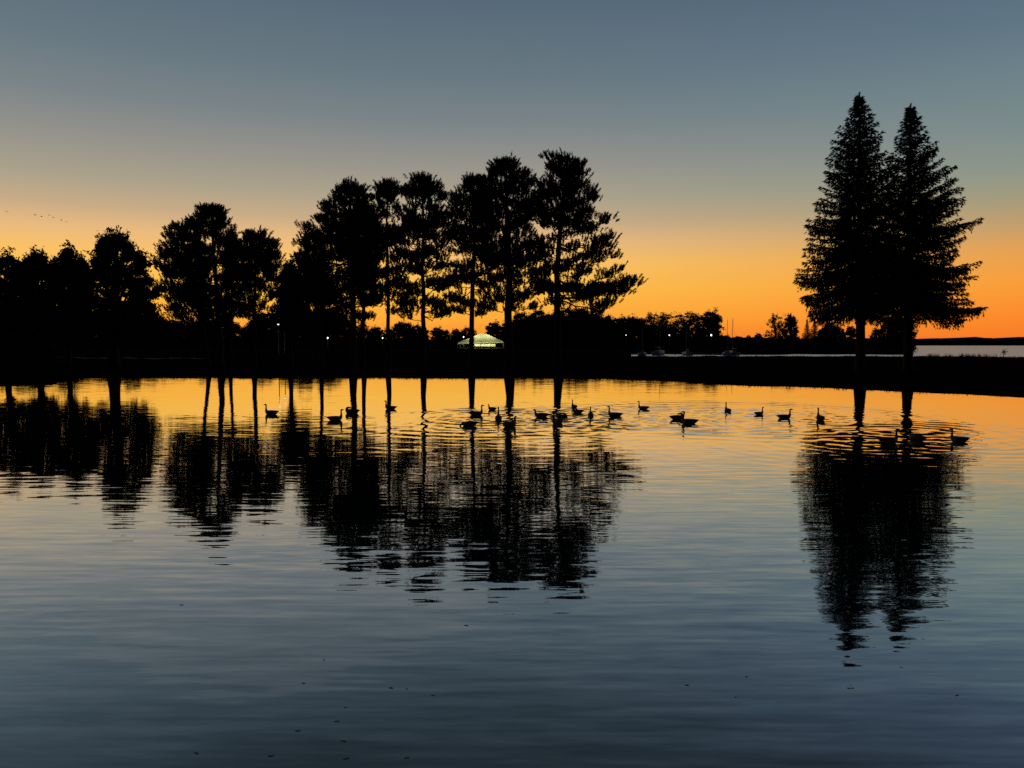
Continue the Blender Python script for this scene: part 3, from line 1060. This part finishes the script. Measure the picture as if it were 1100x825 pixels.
def goose_mesh(pose):
    sec = [(-.43, .165, -4, .020, .006), (-.385, .160, -6, .055, .018), (-.32, .145, -12, .085, .050), (-.23, .115, -14, .120, .095), (-.10, .085, -6, .152, .130),
           (.04, .075, 0, .162, .142), (.15, .080, 8, .150, .138), (.235, .105, 30, .118, .118)] + POSES[pose]
    x, z, a = sec[-1][:3]
    for d, w, h in ((.030, .017, .019), (.055, .014, .011), (.072, .007, .005)):
        sec.append((x + d * math.cos(R(a)), z + d * math.sin(R(a)), a, w, h))
    S_ = np.array(sec)
    # denser sections for a smooth outline
    t = np.arange(len(S_))
    q = np.linspace(0, len(S_) - 1, (len(S_) - 1) * 3 + 1)
    F = []
    for c in range(5):
        y = S_[:, c]
        m = np.gradient(y)
        i = np.clip(q.astype(int), 0, len(S_) - 2)
        u = q - i
        F.append((2 * u ** 3 - 3 * u ** 2 + 1) * y[i] + (u ** 3 - 2 * u ** 2 + u) * m[i] + (-2 * u ** 3 + 3 * u ** 2) * y[i + 1] + (u ** 3 - u ** 2) * m[i + 1])
    F = np.array(F).T
    k = 14
    an = np.linspace(0, 2 * np.pi, k, endpoint=False)
    rings = []
    for cx, cz, a, w, h in F:
        w, h = max(w, .004), max(h, .004)
        nx, nz = -math.sin(R(a)), math.cos(R(a))
        rings.append(np.stack([cx + nx * h * np.sin(an), w * np.cos(an), cz + nz * h * np.sin(an)], 1))
    mb = MB()
    mb.loft(rings)
    nr = len(rings) - 1
    f = mb.f[0]
    ring = np.minimum(f.min(1) // k, nr)
    ms = np.zeros(len(f), int)
    ms[ring >= 26] = 1
    cz = mb.v[0][f].mean(1)
    ms[(ring < 8) & (cz[:, 2] < .12)] = 2
    ms[(ring >= 20) & (ring < 26)] = 2
    if pose not in ('feed',):
        ck = (ring >= 37) & (ring <= 41) & (np.abs(cz[:, 1]) > .012)
        ms[ck & (cz[:, 2] < np.interp(ring, np.arange(len(F)), F[:, 1]))] = 2
    mb.m = [ms]
    return mb.mesh('goose', [M['g_body'], M['g_black'], M['g_pale']], True)


gm = {p: goose_mesh(p) for p in POSES}
for (px, py, hd, pose, sc, lab), (x, y) in zip(GEESE, GPOS):
    o = new_obj('goose', gm[pose])
    tag(o, lab, 'goose', 'geese swimming on the pond')
    o.location = (x, y, 0)
    o.rotation_euler[2] = R(hd)
    s = sc * .84
    o.scale = (s, s, s)

# birds flying far off at left
def bird_mesh(flap):
    mb = MB()
    k = 8
    an = np.linspace(0, 2 * np.pi, k, endpoint=False)
    rings = []
    for x, r in ((-.42, .02), (-.3, .07), (-.05, .13), (.15, .12), (.28, .05), (.45, .035), (.55, .04), (.62, .01)):
        rings.append(np.stack([np.full(k, x), r * np.cos(an), r * np.sin(an)], 1))
    mb.loft(rings)
    for s in (-1, 1):
        w = []
        for t, c in ((0, .34), (.35, .30), (.7, .2), (1, .05)):
            y = s * (.08 + .78 * t)
            z = .05 + flap * t - .15 * t * t
            x = .08 - .12 * t
            w.append(np.array([(x + c / 2, y, z), (x, y, z + .03), (x - c / 2, y, z), (x, y, z - .02)]))
        mb.loft(w)
    return mb.mesh('flying_bird', M['g_black'], True)


bm_up, bm_dn = bird_mesh(.45), bird_mesh(-.15)
for i, (px, py, lab) in enumerate([
        (7, 227, 'lone flying bird nearest the left edge of the sky'),
        (38, 231, 'flying bird at the left end of the loose line'),
        (44.5, 232.3, 'flying bird second from the left in the loose line'),
        (53, 231.2, 'flying bird in the middle of the loose line, upper one of a close pair'),
        (57, 233.4, 'flying bird in the middle of the loose line, lower one of a close pair'),
        (66, 236.6, 'flying bird near the right end of the loose line, darkest of them'),
        (71, 238.2, 'flying bird at the right end of the loose line'),
        (126.5, 247.2, 'flying bird just above the top of the big dark tree')]):
    D = 330 + 6 * i
    x, z = at(px, py, D)
    o = new_obj('flying_bird', bm_up if i % 2 else bm_dn)
    tag(o, lab, 'bird', 'birds flying at left')
    o.location = (x, D, z)
    o.rotation_euler = (R(5), 0, R(150 + 25 * (i % 3)))

# ------------------------------------------------------------------ street lamps along the park road
def lamp_post(px, py, D, label, warm=False, r=.16):
    x, z = at(px, py, D)
    g = gz(x, D)
    t = tag(empty('street_lamp', (x, D, g)), label, 'street lamp', 'lit street lamps')
    H = z - g
    mb = MB(); mb.tube([(0, 0, -.1), (0, 0, .5), (0, 0, H - .25)], [.11, .075, .05], 8); mb.build('post', M['metal'], t, True)
    mb = MB(); mb.tube([(0, 0, H + .22), (0, 0, H + .3), (0, 0, H + .36)], [.24, .2, .04], 8); mb.build('cap', M['metal'], t, True)
    an = np.linspace(0, math.pi, 7)
    mb = MB(); mb.tube(np.stack([0 * an, 0 * an, H - r * 1.15 * np.cos(an)], 1), r * np.sin(an) + .01, 10); mb.build('lamp_globe', M['lampw' if warm else 'lamp'], t, True)
    return t


lamp_post(299, 348, 118, 'lit street lamp under the sloping pine, its light streaking on the pond', r=.13)
lamp_post(305.5, 352, 121, 'dimmer street lamp close right of the one that streaks on the pond', r=.09)
lamp_post(352, 363, 222, 'lit lamp low under the tall rounded pine', r=.2)
lamp_post(411, 363, 226, 'lit lamp left of the narrowest pine trunk', r=.16)
lamp_post(498, 362, 228, 'lit lamp just left of the glowing tent', r=.16)
lamp_post(672.5, 360, 372, 'faint lit lamp in the treeline, leftmost of three across the water', r=.17)
lamp_post(719, 360, 372, 'lit lamp in the treeline, middle one of three across the water', r=.26)
lamp_post(764, 360, 372, 'brighter lit lamp below the tallest tree on the point', r=.36)
lamp_post(922, 355.5, 372, 'warm lit lamp beside the trunk of the taller spruce', True, r=.7)
lamp_post(926.5, 355, 373, 'warm lit lamp right next to the one by the taller spruce trunk', True, r=.6)

# ------------------------------------------------------------------ glowing tent behind the pines
DT = 230.
xa, _ = at(493, 375, DT)
xb, _ = at(541, 375, DT)
xc, zt = at(519, 358.5, DT)
ze = at(541, 367, DT)[1]
gt = gz(xc, DT)
M['tent'] = bpy.data.materials.new('tent_fabric')
M['tent'].use_nodes = True
nt = M['tent'].node_tree
b = nt.nodes['Principled BSDF']
b.inputs['Base Color'].default_value = (.72, .72, .62, 1)
b.inputs['Roughness'].default_value = .7
no = nt.nodes.new('ShaderNodeTexNoise'); no.inputs['Scale'].default_value = 1.2
cr = nt.nodes.new('ShaderNodeValToRGB')
cr.color_ramp.elements[0].color = (.68, .68, .58, 1); cr.color_ramp.elements[1].color = (.76, .76, .66, 1)
nt.links.new(no.outputs[0], cr.inputs[0]); nt.links.new(cr.outputs[0], b.inputs['Base Color'])
tr = nt.nodes.new('ShaderNodeBsdfTranslucent')
nt.links.new(cr.outputs[0], tr.inputs[0])
mx = nt.nodes.new('ShaderNodeMixShader'); mx.inputs[0].default_value = .55
nt.links.new(b.outputs[0], mx.inputs[1]); nt.links.new(tr.outputs[0], mx.inputs[2])
nt.links.new(mx.outputs[0], nt.nodes['Material Output'].inputs[0])
tent = tag(empty('marquee_tent', (xc, DT, gt)), 'pale tent lit from inside, glowing between two pine trunks', 'tent')
xl, xr, dp = xa - xc, xb - xc, 5.0
he, hp = ze - gt, zt - gt
mb = MB()
v = [(xl, -dp, he - .3), (xr, -dp, he), (xr, dp, he), (xl, dp, he - .3), (-.9, 0, hp), (.9, 0, hp)]
mb.add(v, [(0, 1, 5), (0, 5, 4), (1, 2, 5), (2, 3, 4), (2, 4, 5), (3, 0, 4)])
# valance
for p, q in ((0, 1), (1, 2), (2, 3), (3, 0)):
    A, B = np.array(v[p]), np.array(v[q])
    dz = np.array([0, 0, -.35])
    mb.add([A, B, B + dz, A + dz], [(0, 1, 2, 3)])
mb.build('tent_roof', M['tent'], tent)
for sx in (xl, (xl + xr) / 2, xr):
    for sy in (-dp, dp):
        h = np.interp(sx, [xl, xr], [he - .3, he])
        mb = MB(); mb.tube([(sx, sy, -.1), (sx, sy, h)], .06, 6); mb.build('pole', M['metal'], tent)
mb = MB(); mb.box(((xl + xr) / 2, 0, .06), (xr - xl - .6, 2 * dp - .6, .12)); mb.build('floor_slab', M['path'], tent)
mb = MB(); mb.box(((xl + xr) / 2 + .8, dp * .7, 1.0), ((xr - xl) * .5, .12, .7)); mb.build('back_panel', M['canvas'], tent)
for sx in (xl * .45, xr * .5):
    tb = tag(empty('picnic_table', (xc + sx, DT - 1.2, gz(xc + sx, DT - 1.2))), 'dark picnic table under the %s half of the glowing tent' % ('left' if sx < 0 else 'right'), 'table', 'tables under the tent')
    mb = MB(); mb.box((0, 0, .75), (1.9, .8, .06)); mb.build('tabletop', M['wood'], tb)
    for s in (-1, 1):
        mb = MB(); mb.box((0, s * .72, .45), (1.9, .28, .05)); mb.build('bench', M['wood'], tb)
        mb = MB(); mb.tube([(s * .75, -.8, -.02), (s * .75, 0, .72), (s * .75, .8, -.02)], .05, 5); mb.build('leg', M['wood'], tb)
for i, sx in enumerate((xl * .35, xr * .38)):
    lo = tag(empty('strip_lamp', (xc + sx, DT, gt + he - .05)), 'lit strip lamp hanging under the %s half of the tent roof' % ('left' if i == 0 else 'right'), 'lamp', 'lamps in the tent')
    mb = MB(); mb.box((0, 0, .06), (1.9, .16, .05)); mb.build('housing', M['metal'], lo)
    mb = MB(); mb.tube([(-.9, 0, 0), (.9, 0, 0)], .05, 8); mb.build('lamp_tube', M['tube'], lo)
    ld = bpy.data.lights.new('tent_light', 'POINT')
    ld.energy = 600
    ld.color = (1, 1, .46)
    ld.shadow_soft_size = .9
    l = bpy.data.objects.new('tent_light', ld)
    COL.objects.link(l)
    l.parent = lo
    l.location = (0, 0, -.25)

# ------------------------------------------------------------------ sailboats in the marina
def sailboat():
    t = empty('sailboat', (0, 0, 0))
    k = 10
    rings = []
    for x, w, dk, kl in ((-3.6, .9, .9, .1), (-2.4, 1.2, .85, -.3), (-.5, 1.35, .85, -.45), (1.6, 1.05, .95, -.35), (3.0, .5, 1.1, -.05), (3.9, .06, 1.25, .6)):
        yv = np.array([-1, -1, -.75, -.35, 0, .35, .75, 1, 1, 0]) * w
        zv = np.array([dk, dk * .6, kl * .4 + .05, kl * .9, kl, kl * .9, kl * .4 + .05, dk * .6, dk, dk + .04])
        rings.append(np.stack([np.full(k, x), yv, zv], 1))
    mb = MB(); mb.loft(rings); mb.build('hull', M['white'], t, True)
    mb = MB(); mb.box((-.2, 0, 1.12), (2.6, 1.3, .5), taper=.82); mb.build('cabin', M['white'], t)
    mb = MB(); mb.tube([(.7, 0, .9), (.7, 0, 6), (.7, 0, 10.4)], [.075, .07, .05], 6); mb.build('mast', M['metal'], t, True)
    mb = MB(); mb.tube([(.7, 0, 1.9), (-2.9, 0, 1.95)], .12, 6); mb.build('boom', M['metal'], t, True)
    mb = MB(); mb.tube([(3.8, 0, 1.25), (.7, 0, 10.2)], .015, 4); mb.tube([(-3.6, 0, .95), (.7, 0, 10.3)], .015, 4); mb.build('rigging', M['metal'], t)
    return t


sb = sailboat()
for i, (px, D, h, lab) in enumerate([
        (781, 222, 1.0, 'moored sailboat with a bare thin mast against the orange sky, left one of two'),
        (787.5, 224, 1.05, 'moored sailboat with a bare thin mast against the orange sky, right one of two'),
        (708, 223, 1.2, 'moored sailboat whose mast stands by the thin reddish trees'),
        (690, 220, .8, 'small moored boat at the left end of the water strip'),
        (738, 221, .85, 'moored sailboat in front of the tallest tree on the point')]):
    o = sb if i == 0 else copy_tree(sb)
    x, _ = at(px, 380, D)
    o.location = (x, D, -.05)
    o.rotation_euler[2] = R(75 + 20 * math.sin(i * 2.1))
    o.scale = (1, 1, h)
    tag(o, lab, 'sailboat', 'boats moored across the water')
dk = tag(empty('dock', (0, 0, 0)), 'low wooden dock along the far side of the water strip', 'dock')
x0, _ = at(668, 380, 227); x1, _ = at(800, 380, 227)
mb = MB(); mb.box(((x0 + x1) / 2, 227, .5), (x1 - x0, 1.6, .18)); mb.build('deck', M['wood'], dk)
for q in range(8):
    xx = x0 + (x1 - x0) * q / 7
    mb = MB(); mb.tube([(xx, 226.1, -1.5), (xx, 226.1, 1.3)], .11, 6); mb.build('pile', M['wood'], dk)

# ------------------------------------------------------------------ grass on the bank, reeds by the lake, floating leaves
P = []
N = 26000
xx = rng.uniform(-85, 75, N)
yy = rng.uniform(50, 112, N)
z = ground_z(xx, yy)
k = (z > .03)
pxk = CX + FPX * xx / yy
k &= (pxk > -60) & (pxk < 1160)
p = np.stack([xx, yy, z - .02], 1)[k]
mb = MB()
mb.add(*blades(p, np.tile([0, 0, 1.], (len(p), 1)), 3, .20, .035, .35))
tag(mb.build('grass', M['grass']), kind='stuff')

mb = MB()
P = []
for px, n in ((998, 30), (1006, 22), (1016, 12), (1022, 16), (1034, 26), (1040, 40), (1046, 18), (1052, 26), (1060, 14), (1068, 6)):
    for _ in range(n):
        yv = rng.uniform(94, 99)
        xv, _ = at(px + rng.normal(0, 2.2), 383, yv)
        P.append((xv, yv, gz(xv, yv) - .05))
P = np.array(P)
mb.add(*blades(P, np.tile([0, 0, 1.], (len(P), 1)), 3, .65, .05, .18))
tag(mb.build('reeds', M['reed']), kind='stuff')
# a bush sprout standing over the crest at right
xv, _ = at(1078, 383, 96.)
t = tag(empty('sapling', (xv, 96., gz(xv, 96.))), 'small lone sapling standing against the pale lake at right', 'sapling')
mb = MB(); mb.tube([(0, 0, -.1), (.03, 0, .5), (.1, 0, 1.1)], [.04, .03, .015], 5); mb.build('trunk', M['bark'], t, True)
mb = MB()
pts = np.array([(.06, 0, .75)]) + rng.standard_normal((70, 3)) * np.array([.16, .16, .22])
mb.add(*leaves(pts, .14)); mb.build('crown', M['leaf'], t)

lf = MB()
a = np.linspace(0, 2 * np.pi, 9)[:-1]
v = [(0, 0, .004)] + [(.05 * math.cos(q) * (1.25 if abs(math.cos(q)) > .9 else .8), .035 * math.sin(q), .004 + .008 * math.cos(2 * q) + .006) for q in a]
lf.add(v, [(0, i + 1, (i + 1) % 8 + 1) for i in range(8)])
vb = [(p_[0], p_[1], p_[2] - .003) for p_ in v]
lf.add(vb, [(0, (i + 1) % 8 + 1, i + 1) for i in range(8)])
lm = lf.mesh('floating_leaf', M['floatleaf'], True)
for px, py in [(195, 650), (501, 672), (348, 709), (326, 734), (420, 739), (437, 740), (465, 747), (371, 760), (362, 775), (320, 785), (369, 796), (211, 809), (291, 812), (372, 815), (437, 814), (760, 606), (802, 727), (738, 736), (790, 749), (1028, 747)]:
    x, y = on_water(px, py)
    o = new_obj('floating_leaf', lm)
    tag(o, 'tiny leaf floating on the open water in the foreground', 'leaf', 'leaves floating in the foreground')
    o.location = (x, y, 0.002)
    o.rotation_euler[2] = random.choice((0, math.pi)) + random.uniform(-.5, .5)
    s = random.uniform(.22, .5)
    o.scale = (s, s * .7, s * .35)
